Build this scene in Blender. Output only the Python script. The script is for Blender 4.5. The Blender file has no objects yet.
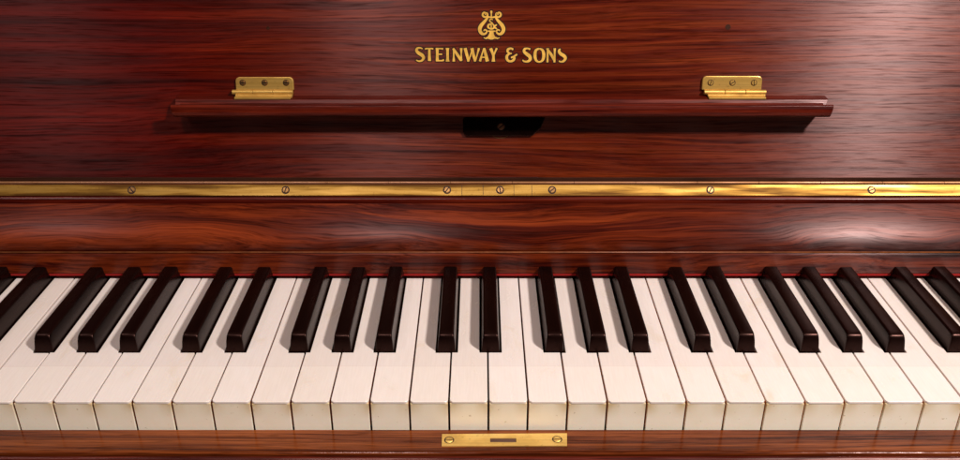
import bpy, bmesh, math, random
from math import sin, cos, pi, radians
from mathutils import Vector
random.seed(7)
sc = bpy.context.scene
COL = sc.collection
MM = 0.001

# ------------------------------------------------------------------ materials
def newmat(name):
    m = bpy.data.materials.new(name); m.use_nodes = True
    nt = m.node_tree; b = nt.nodes['Principled BSDF']
    return m, nt, b
def N(nt, t, **kw):
    n = nt.nodes.new(t)
    for k, v in kw.items():
        if k.startswith('i_'): n.inputs[k[2:].replace('_', ' ')].default_value = v
        else: setattr(n, k, v)
    return n
def ramp(nt, fac, stops, interp='LINEAR'):
    r = nt.nodes.new('ShaderNodeValToRGB'); cr = r.color_ramp; cr.interpolation = interp
    while len(cr.elements) < len(stops): cr.elements.new(0.5)
    for e, (p, c) in zip(cr.elements, stops):
        e.position = p; e.color = (c[0], c[1], c[2], 1) if hasattr(c, '__len__') else (c, c, c, 1)
    nt.links.new(fac, r.inputs[0]); return r
def mix(nt, blend, f, a, b):
    n = nt.nodes.new('ShaderNodeMix'); n.data_type = 'RGBA'; n.blend_type = blend
    for sock, v in ((n.inputs[0], f), (n.inputs[6], a), (n.inputs[7], b)):
        if hasattr(v, 'is_linked'): nt.links.new(v, sock)
        elif hasattr(v, '__len__'): sock.default_value = (v[0], v[1], v[2], 1)
        else: sock.default_value = v
    return n.outputs[2]
def coords(nt, scale, loc=(0, 0, 0), rot=(0, 0, 0), src=None):
    tc = nt.nodes.new('ShaderNodeTexCoord'); mp = nt.nodes.new('ShaderNodeMapping')
    mp.inputs['Scale'].default_value = scale; mp.inputs['Location'].default_value = loc
    mp.inputs['Rotation'].default_value = rot
    nt.links.new(src or tc.outputs['Object'], mp.inputs['Vector']); return mp.outputs[0]
def noise(nt, vec, scale=1, detail=5, rough=.6, dist=0):
    n = N(nt, 'ShaderNodeTexNoise'); n.inputs['Scale'].default_value = scale
    n.inputs['Detail'].default_value = detail; n.inputs['Roughness'].default_value = rough
    n.inputs['Distortion'].default_value = dist
    nt.links.new(vec, n.inputs['Vector']); return n.outputs['Fac']

def wood(name, dark, mid, light, grain=(1.6, 60, 60), figure=0.6, dist=1.0, rough=.3, aniso=.8, off=0,
         pores=.5, coat=.0, tilt=0.0, spec=.5, bump=.15, tang=(.7, .7), left_falloff=False, warp=.012, wfreq=(2.2, 9, 9)):
    m, nt, b = newmat(name)
    L = nt.links
    # long flowing figure: the growth lines wander slowly across the board
    wn = noise(nt, coords(nt, wfreq, (off+1.3, off, 2.1)), 1, 3, .45, .2)
    w1 = N(nt, 'ShaderNodeMath', operation='MULTIPLY_ADD'); L.new(wn, w1.inputs[0]); w1.inputs[1].default_value = warp; w1.inputs[2].default_value = -warp/2
    cw = N(nt, 'ShaderNodeCombineXYZ'); L.new(w1.outputs[0], cw.inputs[2]); L.new(w1.outputs[0], cw.inputs[1])
    tw = N(nt, 'ShaderNodeTexCoord'); va = N(nt, 'ShaderNodeVectorMath', operation='ADD')
    L.new(tw.outputs['Object'], va.inputs[0]); L.new(cw.outputs[0], va.inputs[1]); W = va.outputs[0]
    v1 = coords(nt, grain, (off, off*1.7, off*.6), (0, tilt, 0), W)
    n1 = noise(nt, v1, 1, 7, .62, dist)
    v2 = coords(nt, (grain[0]*.38, grain[1]*.2, grain[2]*.2), (off+4, 3, off), (0, tilt*1.5, 0), W)
    n2 = noise(nt, v2, 1, 4, .55, dist*1.6)
    v3 = coords(nt, (grain[0]*3, 620, 620), (1, off, 2), (0, 0, 0), W)
    n3 = noise(nt, v3, 1, 4, .7, .4)
    c1 = ramp(nt, n1, [(.30, dark), (.44, mid), (.56, [(p+q)/2 for p, q in zip(mid, light)]), (.72, light)])
    c2 = ramp(nt, n2, [(.30, (.42, .30, .28)), (.5, (.9, .85, .85)), (.70, (1.25, 1.35, 1.4))])
    c = mix(nt, 'MULTIPLY', figure, c1.outputs[0], c2.outputs[0])
    c3 = ramp(nt, n3, [(.34, (.36, .28, .26)), (.5, (1, 1, 1)), (.66, (1.4, 1.5, 1.5))])
    c = mix(nt, 'MULTIPLY', .9, c, c3.outputs[0])
    # pores: short dark dashes along the grain
    vp = coords(nt, (50, 900, 900), (3, off, 1), (0, 0, 0), W)
    npz = noise(nt, vp, 1, 2, .5, 0)
    cp = ramp(nt, npz, [(.30, (.25, .2, .18)), (.42, (1, 1, 1))])
    c = mix(nt, 'MULTIPLY', pores, c, cp.outputs[0])
    if left_falloff:      # light falloff painted into the veneer: darker and redder towards the bass end
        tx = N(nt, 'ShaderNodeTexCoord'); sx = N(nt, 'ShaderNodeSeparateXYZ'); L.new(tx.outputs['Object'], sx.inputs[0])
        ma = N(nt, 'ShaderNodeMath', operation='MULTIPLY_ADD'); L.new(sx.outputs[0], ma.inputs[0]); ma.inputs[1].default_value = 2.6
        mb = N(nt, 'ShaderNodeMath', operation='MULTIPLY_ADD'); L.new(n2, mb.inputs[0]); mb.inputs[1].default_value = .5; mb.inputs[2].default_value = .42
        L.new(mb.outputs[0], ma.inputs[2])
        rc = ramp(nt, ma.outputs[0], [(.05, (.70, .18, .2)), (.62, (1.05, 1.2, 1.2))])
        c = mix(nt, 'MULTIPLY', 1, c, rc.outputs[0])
    L.new(c, b.inputs['Base Color'])
    sr = ramp(nt, mix(nt, 'MULTIPLY', 1, n3, npz), [(.12, spec*.4), (.26, spec)])
    L.new(sr.outputs[0], b.inputs['Specular IOR Level'])
    # gloss wear
    vr = coords(nt, (5, 25, 25), (off, 0, 7))
    nr = noise(nt, vr, 1, 6, .7, .5)
    rr = ramp(nt, nr, [(.3, rough*.8), (.7, rough*1.25)])
    L.new(rr.outputs[0], b.inputs['Roughness'])
    b.inputs['Anisotropic'].default_value = aniso
    b.inputs['Specular Tint'].default_value = (1, .74, .72, 1)
    tg = N(nt, 'ShaderNodeCombineXYZ'); tg.inputs[1].default_value, tg.inputs[2].default_value = tang
    L.new(tg.outputs[0], b.inputs['Tangent'])
    if coat:
        b.inputs['Coat Weight'].default_value = coat; b.inputs['Coat Roughness'].default_value = .3
    bp = N(nt, 'ShaderNodeBump'); bp.inputs['Strength'].default_value = bump; bp.inputs['Distance'].default_value = .0004
    vb = coords(nt, (40, 900, 900), (0, 0, off)); nb = noise(nt, vb, 1, 3, .6, .1)
    L.new(nb, bp.inputs['Height']); L.new(bp.outputs[0], b.inputs['Normal'])
    return m

M = {}
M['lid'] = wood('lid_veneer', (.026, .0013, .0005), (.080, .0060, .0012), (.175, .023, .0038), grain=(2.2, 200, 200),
                figure=.75, dist=.3, rough=.36, aniso=1.0, pores=.45, tilt=.012, warp=.03, tang=(.17, .98), spec=.66, bump=.2, left_falloff=True)
M['board'] = wood('rosewood_board', (.004, .0002, .0001), (.050, .0038, .0008), (.19, .027, .0042), grain=(3, 85, 85),
                  figure=1, dist=.8, rough=.34, aniso=.95, warp=.05, wfreq=(4, 12, 12), spec=.42, coat=0, bump=.1, off=5.3, pores=.4, tilt=.05)
M['mold'] = wood('dark_moulding_wood', (.012, .0008, .0006), (.06, .0045, .0018), (.13, .014, .004), grain=(5, 260, 260),
                 figure=.6, dist=1, rough=.3, aniso=.3, off=9.1, pores=.2, spec=.35)
M['slip'] = wood('walnut_slip', (.02, .003, .0008), (.095, .018, .0035), (.22, .055, .011), grain=(3.4, 170, 170),
                 figure=.7, dist=1.2, rough=.16, aniso=.2, off=2.2, pores=.6, tilt=.01)
M['keywood'] = wood('key_stick_wood', (.4, .09, .015), (.62, .19, .04), (.75, .28, .07), grain=(30, 6, 60), figure=.3,
                    rough=.6, aniso=0, pores=.2)

def ebony():
    m, nt, b = newmat('ebony'); L = nt.links
    n = noise(nt, coords(nt, (500, 20, 500)), 1, 4, .6, .3)
    c = ramp(nt, n, [(.3, (.002, .0007, .0005)), (.6, (.0035, .001, .0008)), (.8, (.008, .002, .0015))])
    L.new(c.outputs[0], b.inputs['Base Color'])
    r = ramp(nt, noise(nt, coords(nt, (90, 20, 90)), 1, 4), [(.3, .22), (.7, .34)])
    L.new(r.outputs[0], b.inputs['Roughness']); b.inputs['Specular IOR Level'].default_value = .25; b.inputs['Specular Tint'].default_value = (1, .5, .42, 1)
    return m
M['ebony'] = ebony()

def brass(name, base, rough, stain=.5, metal=.9, scl=(18, 120, 120)):
    m, nt, b = newmat(name); L = nt.links
    n = noise(nt, coords(nt, scl, (2, 1, 3)), 1, 4, .5, .2)
    c = ramp(nt, n, [(.36, (base[0]*.30, base[1]*.22, base[2]*.12)), (.46, (base[0]*.72, base[1]*.66, base[2]*.5)), (.52, base),
                     (.68, (min(1, base[0]*1.25), base[1]*1.35, base[2]*1.8))])
    cc = mix(nt, 'MIX', stain, base, c.outputs[0])
    n2 = noise(nt, coords(nt, (400, 400, 400)), 1, 3, .6)
    c2 = ramp(nt, n2, [(.27, (.35, .3, .25)), (.4, (1, 1, 1))])
    cc = mix(nt, 'MULTIPLY', .4, cc, c2.outputs[0])
    n3 = noise(nt, coords(nt, (12, 1400, 1400), (1, 2, 2)), 1, 3, .6)     # brushing along the metal
    c3 = ramp(nt, n3, [(.35, (.80, .77, .7)), (.6, (1.08, 1.08, 1.1))])
    cc = mix(nt, 'MULTIPLY', .6, cc, c3.outputs[0])
    L.new(cc, b.inputs['Base Color']); b.inputs['Metallic'].default_value = metal
    r = ramp(nt, n, [(.3, rough*1.5), (.7, rough*.85)]); L.new(r.outputs[0], b.inputs['Roughness'])
    bp = N(nt, 'ShaderNodeBump'); bp.inputs['Strength'].default_value = .35; bp.inputs['Distance'].default_value = .0006
    L.new(noise(nt, coords(nt, (25, 60, 60), (5, 5, 5)), 1, 3, .5), bp.inputs['Height']); L.new(bp.outputs[0], b.inputs['Normal'])
    return m
M['brass'] = brass('polished_brass', (.60, .37, .09), .36, .3, .6, (60, 160, 160))
M['brass_strip'] = brass('tarnished_brass', (.35, .195, .035), .42, 1, .78, (13, 190, 190))
M['brass_screw'] = brass('old_screw_brass', (.38, .21, .08), .35, .4)
M['copper'] = brass('knuckle_bronze', (.36, .17, .08), .4, .6, .7, (20, 90, 90))
M['copper_dark'] = brass('dark_hinge_leaf', (.06, .02, .010), .4, .6, .6, (20, 90, 90))
M['brass_lock'] = brass('satin_brass', (.88, .60, .18), .42, .35, .65, (40, 60, 40))
def plain(name, col, rough=.5, metal=0, spec=.5, var=.15, scl=60):
    m, nt, b = newmat(name)
    n = noise(nt, coords(nt, (scl, scl, scl)), 1, 5, .6)
    c = ramp(nt, n, [(.3, [x*(1-var) for x in col]), (.7, [x*(1+var) for x in col])])
    nt.links.new(c.outputs[0], b.inputs['Base Color'])
    b.inputs['Roughness'].default_value = rough; b.inputs['Metallic'].default_value = metal
    b.inputs['Specular Tint'].default_value = (1, .74, .72, 1)
    return m
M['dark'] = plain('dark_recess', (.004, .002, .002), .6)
M['felt'] = plain('red_felt', (.26, .005, .004), .95, spec=.1, scl=900)
M['gold'] = plain('gold_leaf', (.84, .49, .09), .38, metal=.25, var=.22, scl=220)
M['gold_edge'] = plain('lettering_edge', (.012, .004, .003), .5)
M['slotgrey'] = plain('keeper_slot_shaded', (.10, .055, .04), .5, metal=.3)  # slot shadow put into the colour, so the shallow recess reads deeper
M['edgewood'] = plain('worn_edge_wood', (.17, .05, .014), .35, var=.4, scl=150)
M['bed'] = wood('key_bed_wood', (.03, .008, .004), (.10, .03, .012), (.2, .07, .03), grain=(3, 90, 90), rough=.3, aniso=.3, off=7)

def ivory():
    m, nt, b = newmat('ivory'); L = nt.links
    oi = N(nt, 'ShaderNodeObjectInfo')
    tc = N(nt, 'ShaderNodeTexCoord')
    add = N(nt, 'ShaderNodeVectorMath', operation='ADD'); sc_ = N(nt, 'ShaderNodeVectorMath', operation='SCALE')
    L.new(oi.outputs['Location'], sc_.inputs[0]); sc_.inputs['Scale'].default_value = 1.37
    L.new(tc.outputs['Object'], add.inputs[0]); L.new(sc_.outputs[0], add.inputs[1])
    mp = N(nt, 'ShaderNodeMapping'); mp.inputs['Scale'].default_value = (45, 22, 45); L.new(add.outputs[0], mp.inputs[0])
    n = noise(nt, mp.outputs[0], 1, 5, .6, .6)
    c = ramp(nt, n, [(.26, (.74, .65, .53)), (.40, (.81, .745, .69)), (.7, (.83, .77, .725))])
    # fine cross hatch grain of ivory
    mp2 = N(nt, 'ShaderNodeMapping'); mp2.inputs['Scale'].default_value = (900, 60, 400); L.new(add.outputs[0], mp2.inputs[0])
    g = ramp(nt, noise(nt, mp2.outputs[0], 1, 2, .5), [(.3, (.96, .95, .94)), (.7, (1.02, 1.02, 1.02))])
    cc = mix(nt, 'MULTIPLY', .8, c.outputs[0], g.outputs[0])
    # head and tail ivories are separate sheets: the tail is a hair darker past the joint
    sx = N(nt, 'ShaderNodeSeparateXYZ'); L.new(tc.outputs['Object'], sx.inputs[0])
    gt = N(nt, 'ShaderNodeMath', operation='GREATER_THAN'); gt.inputs[1].default_value = .0355; L.new(sx.outputs[1], gt.inputs[0])
    cc = mix(nt, 'MULTIPLY', gt.outputs[0], cc, (.955, .945, .955))
    lt = N(nt, 'ShaderNodeMath', operation='COMPARE'); lt.inputs[1].default_value = .0356; lt.inputs[2].default_value = .00022; L.new(sx.outputs[1], lt.inputs[0])
    cc = mix(nt, 'MULTIPLY', lt.outputs[0], cc, (.94, .91, .89))
    # per key tone
    pr = ramp(nt, oi.outputs['Random'], [(0, (.95, .93, .90)), (1, (1.0, 1.0, 1.0))])
    cc = mix(nt, 'MULTIPLY', .8, cc, pr.outputs[0])
    L.new(cc, b.inputs['Base Color']); 
    rr = ramp(nt, n, [(.3, .30), (.7, .2)]); L.new(rr.outputs[0], b.inputs['Roughness'])
    b.inputs['Subsurface Weight'].default_value = .12; b.inputs['Subsurface Radius'].default_value = (1, .6, .35); b.inputs['Subsurface Scale'].default_value = .0015
    return m
M['ivory'] = ivory()
def keyfront():
    m, nt, b = newmat('celluloid_front'); L = nt.links
    oi = N(nt, 'ShaderNodeObjectInfo'); tc = N(nt, 'ShaderNodeTexCoord')
    add = N(nt, 'ShaderNodeVectorMath', operation='ADD'); L.new(tc.outputs['Object'], add.inputs[0]); L.new(oi.outputs['Location'], add.inputs[1])
    mp = N(nt, 'ShaderNodeMapping'); mp.inputs['Scale'].default_value = (70, 70, 50); L.new(add.outputs[0], mp.inputs[0])
    n = noise(nt, mp.outputs[0], 1, 5, .6, .5)
    sx = N(nt, 'ShaderNodeSeparateXYZ'); L.new(tc.outputs['Object'], sx.inputs[0])
    # nicotine-yellow staining gathers towards the upper corners
    mr = N(nt, 'ShaderNodeMapRange'); mr.inputs[1].default_value = -.013; mr.inputs[2].default_value = -.0015; L.new(sx.outputs[2], mr.inputs[0])
    ab = N(nt, 'ShaderNodeMath', operation='SUBTRACT'); ab.inputs[1].default_value = .01175; L.new(sx.outputs[0], ab.inputs[0])
    ab2 = N(nt, 'ShaderNodeMath', operation='ABSOLUTE'); L.new(ab.outputs[0], ab2.inputs[0])
    mr2 = N(nt, 'ShaderNodeMapRange'); mr2.inputs[1].default_value = .003; mr2.inputs[2].default_value = .011; L.new(ab2.outputs[0], mr2.inputs[0])
    mu = N(nt, 'ShaderNodeMath', operation='MULTIPLY'); L.new(mr.outputs[0], mu.inputs[0]); L.new(mr2.outputs[0], mu.inputs[1])
    mu2 = N(nt, 'ShaderNodeMath', operation='MULTIPLY_ADD'); L.new(mr.outputs[0], mu2.inputs[0]); mu2.inputs[1].default_value = .3; L.new(mu.outputs[0], mu2.inputs[2])
    nn = ramp(nt, n, [(.35, .35), (.65, 1.0)])
    mu3 = N(nt, 'ShaderNodeMath', operation='MULTIPLY'); L.new(mu2.outputs[0], mu3.inputs[0]); L.new(nn.outputs[0], mu3.inputs[1])
    c = ramp(nt, n, [(.3, (.88, .81, .64)), (.7, (.91, .855, .71))])
    cc = mix(nt, 'MIX', mu3.outputs[0], c.outputs[0], (.64, .50, .27))
    sp = ramp(nt, noise(nt, add.outputs[0], 420, 2, .5), [(.25, (.5, .4, .28)), (.31, (1, 1, 1))])
    cc = mix(nt, 'MULTIPLY', .6, cc, sp.outputs[0])
    L.new(cc, b.inputs['Base Color']); b.inputs['Roughness'].default_value = .38
    b.inputs['Subsurface Weight'].default_value = .1; b.inputs['Subsurface Scale'].default_value = .0015
    return m
M['front'] = keyfront()

# ------------------------------------------------------------------ geometry helpers (all lengths in millimetres)
piano = bpy.data.objects.new('upright_piano', None); COL.objects.link(piano)
piano['label'] = 'antique upright piano in red-brown polished rosewood, lid open over ivory and ebony keys'
piano['category'] = 'piano'

def link(name, bm, mat, parent=piano, smooth=False, bevel=0, seg=2, label=None):
    bmesh.ops.recalc_face_normals(bm, faces=bm.faces[:])
    me = bpy.data.meshes.new(name); bm.to_mesh(me); bm.free()
    me.materials.append(M[mat])
    if smooth:
        for p in me.polygons: p.use_smooth = True
    o = bpy.data.objects.new(name, me); COL.objects.link(o); o.parent = parent
    if bevel:
        b = o.modifiers.new('bevel', 'BEVEL'); b.width = bevel*MM; b.segments = seg; b.limit_method = 'ANGLE'; b.angle_limit = radians(35)
        if smooth: b.harden_normals = True
    if smooth and not bevel:
        pass
    if label: o['label'] = label
    return o
def ident(p): return p
def V(bm, p, T=ident):
    q = T(p); return bm.verts.new((q[0]*MM, q[1]*MM, q[2]*MM))
def box(bm, a, b, T=ident):
    vs = [V(bm, (x, y, z), T) for x in (a[0], b[0]) for y in (a[1], b[1]) for z in (a[2], b[2])]
    for f in ((0, 1, 3, 2), (4, 6, 7, 5), (0, 4, 5, 1), (2, 3, 7, 6), (0, 2, 6, 4), (1, 5, 7, 3)):
        bm.faces.new([vs[i] for i in f])
def prism_x(bm, prof, x0, x1, T=ident, n=1, taper=None):
    """closed (y,z) profile extruded along x"""
    rings = []
    for k in range(n+1):
        x = x0+(x1-x0)*k/n
        rings.append([V(bm, (x, y, z), T) for y, z in prof])
    m = len(prof)
    for a, b in zip(rings, rings[1:]):
        for i in range(m):
            bm.faces.new((a[i], a[(i+1) % m], b[(i+1) % m], b[i]))
    bm.faces.new(rings[0]); bm.faces.new(rings[-1][::-1])
def prism(bm, outline, h0, h1, T=ident):
    """closed (u,w) outline, thickness along third axis"""
    a = [V(bm, (u, w, h0), T) for u, w in outline]; b = [V(bm, (u, w, h1), T) for u, w in outline]
    m = len(a)
    for i in range(m): bm.faces.new((a[i], a[(i+1) % m], b[(i+1) % m], b[i]))
    bm.faces.new(a[::-1]); bm.faces.new(b)
def spline(pts, n=8):
    out = []
    P = [pts[0]]+list(pts)+[pts[-1]]
    for i in range(1, len(P)-2):
        for k in range(n):
            t = k/n
            out.append(tuple(.5*((2*P[i][j])+(-P[i-1][j]+P[i+1][j])*t+(2*P[i-1][j]-5*P[i][j]+4*P[i+1][j]-P[i+2][j])*t*t
                                 + (-P[i-1][j]+3*P[i][j]-3*P[i+1][j]+P[i+2][j])*t**3) for j in range(len(pts[0]))))
    out.append(tuple(pts[-1])); return out

# ------------------------------------------------------------------ the lid plane (leans back 10 degrees)
LEAN = radians(10); FY, FZ = 187.0, 63.2
KL = .971                     # unit of the lid measurements, mm
def ledT(p): return (p[0]*KL, p[1]*KL-12.1, p[2]*KL+9.4)
def lidT(p):                  # (x along, w up the lid, n out towards the player)
    x, w, n = [c*KL for c in p]
    return (x, FY+w*sin(LEAN)-n*cos(LEAN), FZ+w*cos(LEAN)+n*sin(LEAN))
def up(y0, z0):               # frame for things lying on a horizontal face: (x, depth, height)
    return lambda p: (p[0], y0+p[1], z0+p[2])

XW = 620
# lid
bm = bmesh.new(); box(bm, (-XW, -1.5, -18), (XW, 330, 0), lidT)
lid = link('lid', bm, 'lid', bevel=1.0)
# filled plug holes
for (x, w, r) in ((182.1, 113.7, 2.0), (-155.7, 113.0, 1.3)):
    bm = bmesh.new()
    prism(bm, [(x+r*cos(t)*1.0, w+r*sin(t)) for t in [2*pi*k/20 for k in range(20)]], -.5, .12, lidT)
    prism(bm, [(x+r*.62*cos(t), w+r*.62*sin(t)) for t in [2*pi*k/16 for k in range(16)]], .1, .2, lidT)
    link('plug', bm, 'copper_dark', lid)
# small strike plate let into the foot of the lid
bm = bmesh.new(); box(bm, (-14, -4.6, -6), (44.5, 1.0, .9), lidT)
link('strike_plate', bm, 'mold', lid, bevel=.3)
# catch block below the ledge
bm = bmesh.new(); prism(bm, [(-12.9, 35.5), (-10.5, 33.2), (40, 33.2), (46, 39), (49.5, 47.5), (-11, 47.5), (-12.9, 46)], -.5, 2.6, lidT)
catch = link('catch_block', bm, 'ebony', bevel=.8)

def screw(name, x, w, n, r, T, ang, parent, mat='brass_screw', h=.7):
    bm = bmesh.new()
    c0, s0 = cos(ang), sin(ang)
    def T2(p):
        return T((x+p[0]*c0-p[1]*s0, w+p[0]*s0+p[1]*c0, n+p[2]))
    K = 20
    prism(bm, [(r*1.0*cos(2*pi*k/K), r*1.0*sin(2*pi*k/K)) for k in range(K)], -.6, -.1, T2)
    bk_ = bmesh.new(); prism(bk_, [(r*1.2*cos(2*pi*k/K), r*1.2*sin(2*pi*k/K)) for k in range(K)], -.5, .05, T2)
    link('countersink', bk_, 'dark', parent)
    g = r*.16
    for sgn in (1, -1):
        a0 = math.asin(g/r)
        seg = [a0+(pi-2*a0)*k/10 for k in range(11)]
        lo = [(r*cos(a), sgn*r*sin(a)) for a in seg]; hi = [(.78*r*cos(a), sgn*max(g, .78*r*sin(a))) for a in seg]
        A = [V(bm, (u, v, 0), T2) for u, v in lo]; B = [V(bm, (u, v, h), T2) for u, v in hi]
        m = len(A)
        for i in range(m): bm.faces.new((A[i], A[(i+1) % m], B[(i+1) % m], B[i]))
        bm.faces.new(B)
    return link(name, bm, mat, parent)
screw('screw', 15.9, 40.6, 2.6, 2.7, lidT, radians(40), catch, 'copper', h=1.2)
# small half ring of a bolt showing under the block
bm = bmesh.new()
for k in range(12):
    a0, a1 = pi+pi*k/12, pi+pi*(k+1)/12
    prism(bm, [(15.5+r*cos(a), 34.5+r*.55*sin(a)) for r, a in ((6, a0), (6.6, a0), (6.6, a1), (6, a1))], -.2, .35, lidT)
link('catch_ring', bm, 'brass_screw', catch)

# ------------------------------------------------------------------ lettering and lyre emblem
def ribbon(bm, pts, h0, h1, extra=0, T=lidT, curve=True, n=6):
    """pts: (x, w, width)"""
    P = spline(pts, n) if curve and len(pts) > 2 else list(pts)
    Lf, Rt = [], []
    for i, p in enumerate(P):
        a = P[max(0, i-1)]; b = P[min(len(P)-1, i+1)]
        dx, dy = b[0]-a[0], b[1]-a[1]; l = math.hypot(dx, dy) or 1
        dx /= l; dy /= l
        x, y = p[0], p[1]
        if i == 0: x -= dx*extra; y -= dy*extra
        if i == len(P)-1: x += dx*extra; y += dy*extra
        hw = p[2]/2+extra
        Lf.append((x-dy*hw, y+dx*hw)); Rt.append((x+dy*hw, y-dx*hw))
    for i in range(len(P)-1):
        q = [Lf[i], Lf[i+1], Rt[i+1], Rt[i]]
        prism_open(bm, q, h0, h1, T)
def prism_open(bm, q, h0, h1, T):
    b = [V(bm, (u, w, h1), T) for u, w in q]; a = [V(bm, (u, w, h0), T) for u, w in q]
    bm.faces.new(b)
    for i in range(4): bm.faces.new((a[i], a[(i+1) % 4], b[(i+1) % 4], b[i]))

def tx1(px, py): return (-48.3+(410+px/10.667-415)*.7408, 88.4+(61.8-(40+py/10.667))*.7305)
def tx2(px, py): return (-48.3+(490+px/10.667-415)*.7408, 88.4+(61.8-(40+py/10.667))*.7305)
def txl(px, py): return (8.1+(465+px/11.49-491)*.738, 104.7+(39.5-(5+py/11.49))*.714)
U = .071
S1 = []   # (frame, curve?, [(px,py,width px)])
def st(fr, pts, curve=False): S1.append((fr, curve, pts))
# S
st(tx1, [(138, 92, 10), (112, 82, 16), (84, 86, 22), (72, 108, 28), (92, 135, 34), (130, 160, 36), (146, 188, 30), (128, 216, 22), (96, 224, 16), (66, 212, 12)], True)
# T
st(tx1, [(164, 96, 16), (176, 89, 14), (240, 89, 14), (250, 96, 16)]); st(tx1, [(209, 88, 24), (209, 150, 26), (209, 222, 34)])
# E
st(tx1, [(293, 82, 32), (293, 150, 27), (293, 226, 34)]); st(tx1, [(300, 90, 13), (340, 90, 13), (356, 94, 20)]); st(tx1, [(300, 150, 12), (345, 150, 15)]); st(tx1, [(300, 219, 13), (345, 218, 15), (364, 210, 22)])
# I
st(tx1, [(403, 83, 38), (403, 110, 27), (403, 195, 27), (403, 228, 40)])
# N
st(tx1, [(468, 86, 18), (468, 160, 14), (468, 228, 28)]); st(tx1, [(462, 88, 22), (505, 150, 30), (550, 218, 30)]); st(tx1, [(549, 84, 28), (549, 150, 14), (552, 222, 16)])
# W
st(tx1, [(590, 84, 32), (610, 160, 30), (626, 228, 22)]); st(tx1, [(626, 226, 15), (650, 150, 13), (668, 90, 13)]); st(tx1, [(662, 84, 34), (680, 160, 30), (698, 228, 22)]); st(tx1, [(698, 226, 15), (720, 150, 14), (738, 84, 24)])
# A
st(tx1, [(748, 226, 26), (770, 150, 14), (792, 84, 16)]); st(tx1, [(792, 84, 24), (810, 150, 30), (828, 226, 38)]); st(tx1, [(766, 182, 12), (815, 182, 12)])
# Y
st(tx1, [(862, 86, 34), (878, 125, 28), (892, 160, 26)]); st(tx1, [(928, 84, 22), (910, 125, 16), (895, 160, 18)]); st(tx1, [(892, 150, 26), (892, 190, 26), (892, 228, 38)])
# &
st(tx2, [(250, 100, 20), (225, 88, 20), (195, 98, 26), (190, 122, 22), (212, 138, 14), (232, 140, 10)], True)
st(tx2, [(236, 142, 10), (205, 148, 18), (182, 172, 28), (188, 210, 26), (218, 226, 22), (250, 214, 26), (262, 188, 26), (246, 176, 14), (228, 186, 12)], True)
st(tx2, [(228, 190, 10), (262, 170, 18), (292, 150, 16)], True)
# S
st(tx2, [(430, 98, 20), (405, 88, 16), (372, 94, 24), (366, 122, 28), (395, 148, 34), (426, 174, 36), (430, 208, 30), (400, 228, 22), (365, 224, 16), (352, 210, 12)], True)
# O
st(tx2, [(528, 90, 16), (492, 108, 26), (482, 160, 32), (494, 212, 26), (528, 231, 16), (564, 212, 26), (576, 160, 32), (562, 108, 26), (528, 90, 16)], True)
# N
st(tx2, [(614, 86, 30), (617, 110, 20), (617, 236, 20)]); st(tx2, [(616, 100, 22), (655, 152, 28), (694, 222, 24)]); st(tx2, [(692, 86, 26), (692, 130, 18), (692, 236, 20)]); 
# S
st(tx2, [(752, 92, 12), (738, 112, 26), (752, 142, 32), (790, 166, 34), (808, 192, 30), (790, 222, 24), (760, 230, 16), (738, 222, 14)], True)

LY = []
def ly(pts, curve=True): LY.append((txl, curve, pts))
# the arms with their upper and lower scrolls
for s in (1, -1):
    def X(x): return 306+s*(x-306)
    ly([(X(232), 112, 14), (X(238), 94, 16), (X(222), 84, 20), (X(204), 98, 22), (X(206), 122, 22), (X(232), 136, 20), (X(256), 122, 18), (X(258), 96, 14), (X(244), 82, 8)])
    ly([(X(262), 118, 16), (X(254), 150, 24), (X(222), 190, 34), (X(184), 235, 42), (X(170), 280, 42), (X(188), 320, 36), (X(220), 332, 26), (X(246), 316, 20), (X(248), 292, 18), (X(228), 282, 16), (X(214), 296, 12)])
    ly([(X(262), 298, 14), (X(306), 298, 16)], False)
    ly([(X(292), 365, 34), (X(258), 376, 22), (X(232), 380, 12), (X(214), 372, 8)])
    ly([(X(246), 374, 10), (X(240), 392, 9)], False)
ly([(248, 132, 18), (306, 140, 18), (364, 132, 18)], False)
ly([(302, 140, 14), (302, 100, 14), (302, 86, 22), (302, 70, 26), (302, 62, 14)], False)
ly([(306, 292, 46), (304, 330, 52), (303, 360, 84), (303, 388, 70), (303, 396, 20)], False)
# monogram strokes between the arms
ly([(320, 168, 8), (296, 160, 12), (282, 178, 14), (300, 196, 14), (316, 206, 12), (300, 212, 10)])
ly([(302, 214, 14), (272, 224, 22), (266, 250, 24), (288, 270, 16), (318, 270, 18), (334, 248, 22), (324, 222, 16), (302, 212, 10)])
ly([(300, 222, 14), (302, 268, 14)], False)
ly([(332, 246, 16), (352, 232, 18), (366, 222, 10)]); ly([(334, 248, 18), (350, 262, 20), (368, 274, 10)])

def build_marks(name, strokes, k):
    g = bmesh.new(); e = bmesh.new(); h = 0
    for fr, cur, pts in strokes:
        q = [(*fr(x, y), w*k) for x, y, w in pts]
        h += .003
        ribbon(g, q, 0.02, .09+h*.25, 0, curve=cur)
        ribbon(e, q, 0.0, .02+h*.12, .75, curve=cur)
    o = link(name, g, 'gold', lid)
    link('dark_outline', e, 'gold_edge', o)
build_marks('gold_lettering', S1, U)
build_marks('lyre_emblem', LY, .0635)

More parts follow.
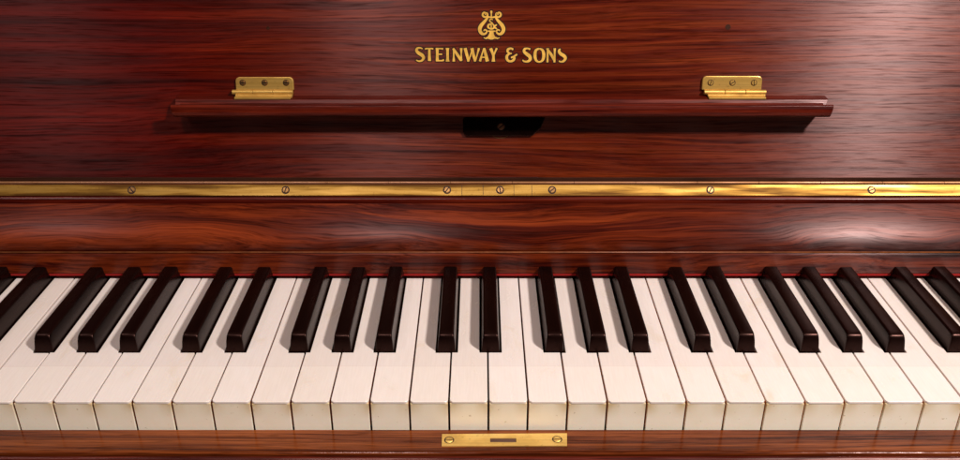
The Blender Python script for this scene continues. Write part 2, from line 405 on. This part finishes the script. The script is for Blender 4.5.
# ------------------------------------------------------------------ music ledge
bm = bmesh.new()
prof = [(217.2, 108.0), (216.4, 117.4), (215.2, 118.2), (209.5, 118.0), (208.0, 117.4), (206.6, 115.0), (204.2, 113.4), (201.0, 113.2),
        (199.4, 114.2), (198.3, 116.6), (197.0, 117.3), (195.6, 116.6), (194.9, 114.6), (194.6, 112.0), (194.9, 109.5), (196.2, 107.9), (199, 107.4)]
def led(n=1):
    rings = []
    ends = []
    def xr(y, z):
        if y > 207: return 258.6
        if y > 198.8: return 254.5+(207-y)*.15
        return 258.8-(117.3-z)*.17
    for side in (-1, 1):
        rings.append([V(bm, ((xr(y, z) if side > 0 else -xr(y, z)+32.2), y, z), ledT) for y, z in prof])
    m = len(prof); a, b = rings
    for i in range(m): bm.faces.new((a[i], a[(i+1) % m], b[(i+1) % m], b[i]))
    for r in (a, b[::-1]):
        cx = sum((v.co for v in r), Vector())/m
        c = bm.verts.new((r[0].co.x*.98+cx.x*.02, (204*KL-12.1)*MM, (111*KL+9.4)*MM))
        for i in range(m): bm.faces.new((r[i], r[(i+1) % m], c))
led()
ledge = link('music_ledge', bm, 'mold', bevel=.35)
# brass leaf of each ledge hinge: upper plate on the lid, knuckle, lower flange on the ledge
def rounded_plate(x0, x1, w0, w1, r):
    o = [(x0, w0), (x1, w0)]
    o += [(x1-r+r*sin(a), w1-r+r*cos(a)) for a in [radians(90-15*k) for k in range(7)]]
    o += [(x0+r-r*sin(a), w1-r+r*cos(a)) for a in [radians(15*k) for k in range(7)]]
    return o
def cyl_x(bm, x0, x1, w, n, r, T, K=16):
    rg = [[V(bm, (x, w+r*cos(2*pi*k/K), n+r*sin(2*pi*k/K)), T) for k in range(K)] for x in (x0, x1)]
    for k in range(K): bm.faces.new((rg[0][k], rg[0][(k+1) % K], rg[1][(k+1) % K], rg[1][k]))
    bm.faces.new(rg[0]); bm.faces.new(rg[1][::-1])
for (x0, x1, w0, w1, kx0, kx1, sx, angs) in (
        (-182.3, -139.2, 67.8, 77.4, -185.0, -139.6, (-177.0, -160.6, -144.6), (10, 5, 0)),
        (165.8, 210.3, 68.0, 78.2, 167.4, 213.6, (171.9, 188.2, 204.2), (75, 35, 95))):
    bm = bmesh.new()
    prism(bm, rounded_plate(x0, x1, w0, w1, 3.2), -.3, 2.0, lidT)
    h = link('ledge_hinge', bm, 'brass', bevel=.45)
    bm = bmesh.new()
    L3 = (kx1-kx0)/3
    for k in range(3):
        cyl_x(bm, kx0+L3*k+(.15 if k else 0), kx0+L3*(k+1)-.15, 66.3, 2.6, 1.9, lidT)
    link('knuckle', bm, 'brass', h, smooth=True, bevel=.2)
    bm = bmesh.new(); box(bm, (kx0+2.5, 61.6, .2), (kx1-.6, 64.9, 4.8), lidT)
    box(bm, (kx0+2.5, 207.5, 117.6), (kx1-1.2, 214.9, 119.2), ledT)
    link('lower_leaf', bm, 'brass', h, bevel=.3)
    for x, a in zip(sx, angs): screw('screw', x, 73.3, 2.0, 1.95, lidT, radians(a), h, 'brass_screw' if x < 0 else 'brass')

# ------------------------------------------------------------------ curved fallboard behind the keys
bm = bmesh.new()
curve = spline([(144.2, 24.2), (143.7, 27), (144.2, 31), (146.6, 35.5), (151.2, 40.2), (157.5, 44.3), (164.5, 47.3), (171.5, 49.2)], 6)
prof = [(172.3, 20), (172.3, 48.7)]+[(y, z) for y, z in curve[::-1]]+[(144.4, 23.4), (143.2, 22.9), (142.6, 22.1), (142.4, 21), (142.6, 6.4), (143.4, 5.6), (160, 5.6), (160, 20)]
prism_x(bm, prof, -XW, XW)
link('fallboard', bm, 'board', smooth=True)
for p in bpy.data.objects['fallboard'].data.polygons:
    if len(p.vertices) > 4: p.use_smooth = False
bpy.data.objects['fallboard'].data.shade_smooth() if False else None
# sharp arrises by angle
me = bpy.data.objects['fallboard'].data
bmx = bmesh.new(); bmx.from_mesh(me)
for e in bmx.edges:
    if len(e.link_faces) == 2 and e.calc_face_angle() > radians(28): e.smooth = False
bmx.to_mesh(me); bmx.free()
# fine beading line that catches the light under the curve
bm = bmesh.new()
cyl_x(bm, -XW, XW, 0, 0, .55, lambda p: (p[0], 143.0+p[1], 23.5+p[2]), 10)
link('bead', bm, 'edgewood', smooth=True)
# red felt strip
bm = bmesh.new(); box(bm, (-XW, 143.2, 3.4), (XW, 147.5, 5.6)); link('felt_strip', bm, 'felt', bevel=.6)

# ------------------------------------------------------------------ hinge rail and continuous hinge
bm = bmesh.new()
prism_x(bm, [(174.6, 30.0), (174.0, 50.0), (174.3, 51.4), (175.4, 52.4), (176.4, 52.9), (181.6, 60.2), (184.2, 60.2), (184.2, 30)], -XW, XW)
link('hinge_rail', bm, 'mold', bevel=.3)
_a = math.atan2(7.2, 5.2)
def leafT(p): return (p[0], 176.4+p[1]*cos(_a)-p[2]*sin(_a), 52.9+p[1]*sin(_a)+p[2]*cos(_a))
bm = bmesh.new(); box(bm, (-XW, .1, -.1), (XW, 8.7, 1.2), leafT)
strip = link('piano_hinge', bm, 'brass_strip', bevel=.35, seg=3)
# barrel of the hinge: long knuckles butted end to end
bm = bmesh.new(); x = -XW
while x < XW:
    x2 = x+random.choice((46, 46, 46)); cyl_x(bm, x+.12, x2-.12, 0, 0, 1.15, lambda p: (p[0], 182.9+p[1], 61.0+p[2]), 16); x = x2
link('knuckle', bm, 'copper', strip, smooth=True, bevel=.1)
bm = bmesh.new(); box(bm, (-XW, 184.5, 55), (XW, 185.3, 64.4)); link('upper_leaf', bm, 'copper_dark', strip, bevel=.2)
bm = bmesh.new(); box(bm, (-XW, 185.9, 30), (XW, 206, 58.0)); link('back_rail', bm, 'dark')
for x, a in ((-370, 20), (-259, 130), (-144.5, 75), (-24.5, 55), (14.9, 100), (53.6, 40), (171.2, 60), (291, 20), (400, 70)):
    screw('screw', x, 4.5, 1.2, 2.55, leafT, radians(a), strip, 'brass_screw', h=.7)
for x in (-13.4, 2.3, 25.2, 38.5):      # dark reflections in the brass, put in as thin dark bars
    bm = bmesh.new(); box(bm, (x-.16, .4, 1.0), (x+.16, 8.4, 1.23), leafT); link('reflection_line', bm, 'dark', strip)

# ------------------------------------------------------------------ keys
PITCH = 23.5; X0 = -42.0; GAP = 1.05; NOTCH = 50.6; HALF = 7.15; KLEN = 175.0
OFF = {1: -3.0, 2: 1.8, 4: -4.0, 5: .4, 6: 4.0}      # black key centre relative to boundary after white key i-1 (C=0)
def outline(pc, g=GAP/2, y0=0.0, rad=2.2, y1=KLEN):
    W = PITCH
    lo = g; ro = W-g
    ln = OFF[pc]+HALF if pc in OFF else None                    # black on the left boundary
    rn = W+OFF[pc+1]-HALF if (pc+1) in OFF else None
    o = [(lo+rad*(1-sin(a)), y0+rad*(1-cos(a))) for a in [radians(90-18*k) for k in range(6)]]
    o += [(ro-rad*(1-sin(a)), y0+rad*(1-cos(a))) for a in [radians(18*k) for k in range(6)]]
    if rn: o += [(ro, NOTCH), (rn, NOTCH), (rn, y1)]
    else: o += [(ro, y1)]
    if ln: o += [(ln, y1), (ln, NOTCH), (lo, NOTCH)]
    else: o += [(lo, y1)]
    return o
protos = {}
def white_key(pc):
    bm = bmesh.new(); prism(bm, outline(pc, GAP/2+.05, 2.0, .05), -21, -1.7); body = link('white_key', bm, 'keywood')
    bm = bmesh.new(); prism(bm, outline(pc), -1.7, 0); top = link('key_top', bm, 'ivory', body, bevel=.35, seg=3)
    bm = bmesh.new(); box(bm, (GAP/2+.1, .25, -24), (PITCH-GAP/2-.1, 2.0, -1.72)); fr = link('key_front', bm, 'front', body, bevel=.25)
    return body
def copy_key(proto):
    c = proto.copy(); COL.objects.link(c)
    for ch in proto.children:
        d = ch.copy(); COL.objects.link(d); d.parent = c
    return c
NW0, NW1 = -18, 19
for i in range(NW0, NW1):
    pc = i % 7
    if pc not in protos: protos[pc] = o = white_key(pc)
    else: o = copy_key(protos[pc])
    o['group'] = 'ivory white keys'
    dz = random.choice((0, 0, 0, -.15, -.25, .1))
    o.location = ((X0+PITCH*i)*MM, random.uniform(-.12, .12)*MM, dz*MM)
    o.rotation_euler.z = radians(random.uniform(-.03, .03))

def black_key():
    bm = bmesh.new()
    # cross sections along y: (y, top z, half top, half base)
    B = 6.05; Tp = 4.9; H = 12.2
    def ring(y, top, ht, hb, r=1.2, z0=-6):
        pts = [(-hb, z0), (-hb, 0)]
        for k in range(5):
            a = radians(22.5*k); pts.append((-ht+r-r*cos(a), top-r+r*sin(a)))
        pts += [(-x, z) for x, z in pts[::-1]]
        return [V(bm, (x, y, z)) for x, z in pts]
    def front(y, f):        # front slope: the section rises from the foot
        pass
    R = []
    # the sloped nose
    secs = [(51.4, .2, 5.6, 5.95), (52.2, 5.0, 5.45, 6.0), (53.0, 8.6, 5.25, 6.05), (53.8, 10.6, 5.0, 6.05), (54.8, 11.6, 4.9, 6.05), (56.4, 12.1, 4.9, 6.05), (59, 12.2, 4.9, 6.05), (KLEN, 11.6, 4.8, 6.05)]
    for y, t, ht, hb in secs: R.append(ring(y, max(t, .4), ht, hb, r=min(1.4, max(.15, t*.25))))
    m = len(R[0])
    for a, b in zip(R, R[1:]):
        for i in range(m): bm.faces.new((a[i], a[(i+1) % m], b[(i+1) % m], b[i]))
    bm.faces.new(R[0]); bm.faces.new(R[-1][::-1])
    o = link('black_key', bm, 'ebony', smooth=True)
    me = o.data; b2 = bmesh.new(); b2.from_mesh(me)
    for e in b2.edges:
        if len(e.link_faces) == 2 and e.calc_face_angle() > radians(50): e.smooth = False
    b2.to_mesh(me); b2.free()
    return o
bk = None
for i in range(NW0, NW1):
    pc = i % 7
    if pc in OFF:
        if bk is None: bk = o = black_key()
        else: o = bk.copy(); COL.objects.link(o)
        o['group'] = 'ebony black keys'
        o.location = ((X0+PITCH*i+OFF[pc])*MM, random.uniform(-.4, .4)*MM, random.uniform(-.35, .25)*MM)
        o.rotation_euler.z = radians(random.uniform(-.06, .06))
# dark floor under the keys
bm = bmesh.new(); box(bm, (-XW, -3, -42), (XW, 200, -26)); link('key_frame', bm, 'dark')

# ------------------------------------------------------------------ key slip and key bed
bm = bmesh.new()
prism_x(bm, [(-1.0, -40), (-1.0, -20.4), (-1.6, -20.0), (-19.9, -20.0), (-21.2, -20.3), (-21.9, -21.2), (-21.9, -24.4), (-21.9, -40)], -XW, XW)
link('key_slip', bm, 'slip', bevel=.2)
bm = bmesh.new()
prism_x(bm, [(-22.1, -22.4), (-23.6, -22.9), (-24.6, -24.2), (-24.8, -25.6), (-24.0, -27.4), (-22.1, -28)], -XW, XW)
link('slip_bead', bm, 'mold', smooth=True, bevel=.2)
bm = bmesh.new(); box(bm, (-XW, -60, -75), (XW, -22.0, -27.2)); link('key_bed', bm, 'slip', bevel=2, seg=3)
# brass lock plate with keeper slot
T = up(0, 0)
bm = bmesh.new()
for q in ([(-22.4, -16.6), (6.0, -16.5), (6.0, -5.6), (-22.6, -5.9)], [(21.4, -16.4), (50.9, -16.3), (51.9, -5.2), (21.4, -5.5)],
          [(6.0, -16.5), (21.4, -16.4), (21.4, -13.2), (6.0, -13.2)], [(6.0, -9.5), (21.4, -9.5), (21.4, -5.5), (6.0, -5.6)]):
    prism(bm, q, -20.6, -19.45)
lockp = link('lock_plate', bm, 'brass_lock')
bm = bmesh.new(); box(bm, (5.5, -13.6, -20.5), (21.9, -9.1, -19.98)); link('keeper_slot', bm, 'slotgrey', lockp)
screw('screw', -18.2, -11.3, -19.45, 2.5, T, radians(0), lockp, 'brass_lock', h=.4)
screw('screw', 45.6, -10.7, -19.45, 2.5, T, radians(0), lockp, 'brass_lock', h=.4)

# ------------------------------------------------------------------ lamps, world, camera
def area(name, direction, dist, size, power, col, target=(0, .15, .05), sy=None):
    d = Vector(direction).normalized(); t = Vector(target)
    l = bpy.data.lights.new(name, 'AREA'); l.shape = 'DISK' if sy is None else 'RECTANGLE'; l.size = size; l.energy = power; l.color = col
    if sy: l.size_y = sy
    o = bpy.data.objects.new(name, l); COL.objects.link(o); o.location = t+d*dist
    o.rotation_euler = (-d).to_track_quat('-Z', 'Y').to_euler(); return o
area('lamp_right', (.9, -.8, 1.1), 1.5, .13, 27, (1, .90, .85))
area('lamp_window', (-.75, -.35, 1.0), 1.6, .25, 2.2, (1, .90, .88))
area('lamp_left', (-.19, -.74, 1.0), 1.6, .2, 6.5, (1, .88, .84))
w = bpy.data.worlds.new('World'); sc.world = w; w.use_nodes = True
nt = w.node_tree; bg = nt.nodes['Background']
tc = nt.nodes.new('ShaderNodeTexCoord'); sp = nt.nodes.new('ShaderNodeSeparateXYZ'); nt.links.new(tc.outputs['Generated'], sp.inputs[0])
r = ramp(nt, sp.outputs[2], [(0, (.04, .02, .015)), (.5, (.06, .035, .03)), (1, (1.5, .98, .75))])
nt.links.new(r.outputs[0], bg.inputs['Color']); bg.inputs['Strength'].default_value = .18

cam = bpy.data.cameras.new('camera'); co = bpy.data.objects.new('camera', cam); COL.objects.link(co)
cam.sensor_width = 36; cam.lens = 878/960*36; cam.clip_start = .01; cam.clip_end = 50
co.location = (0, -.418, .325); co.rotation_euler = (radians(90-26.8), 0, 0)
sc.camera = co
sc.view_settings.view_transform = 'Standard'; sc.view_settings.look = 'None'
sc.view_settings.exposure = 0; sc.view_settings.gamma = 1
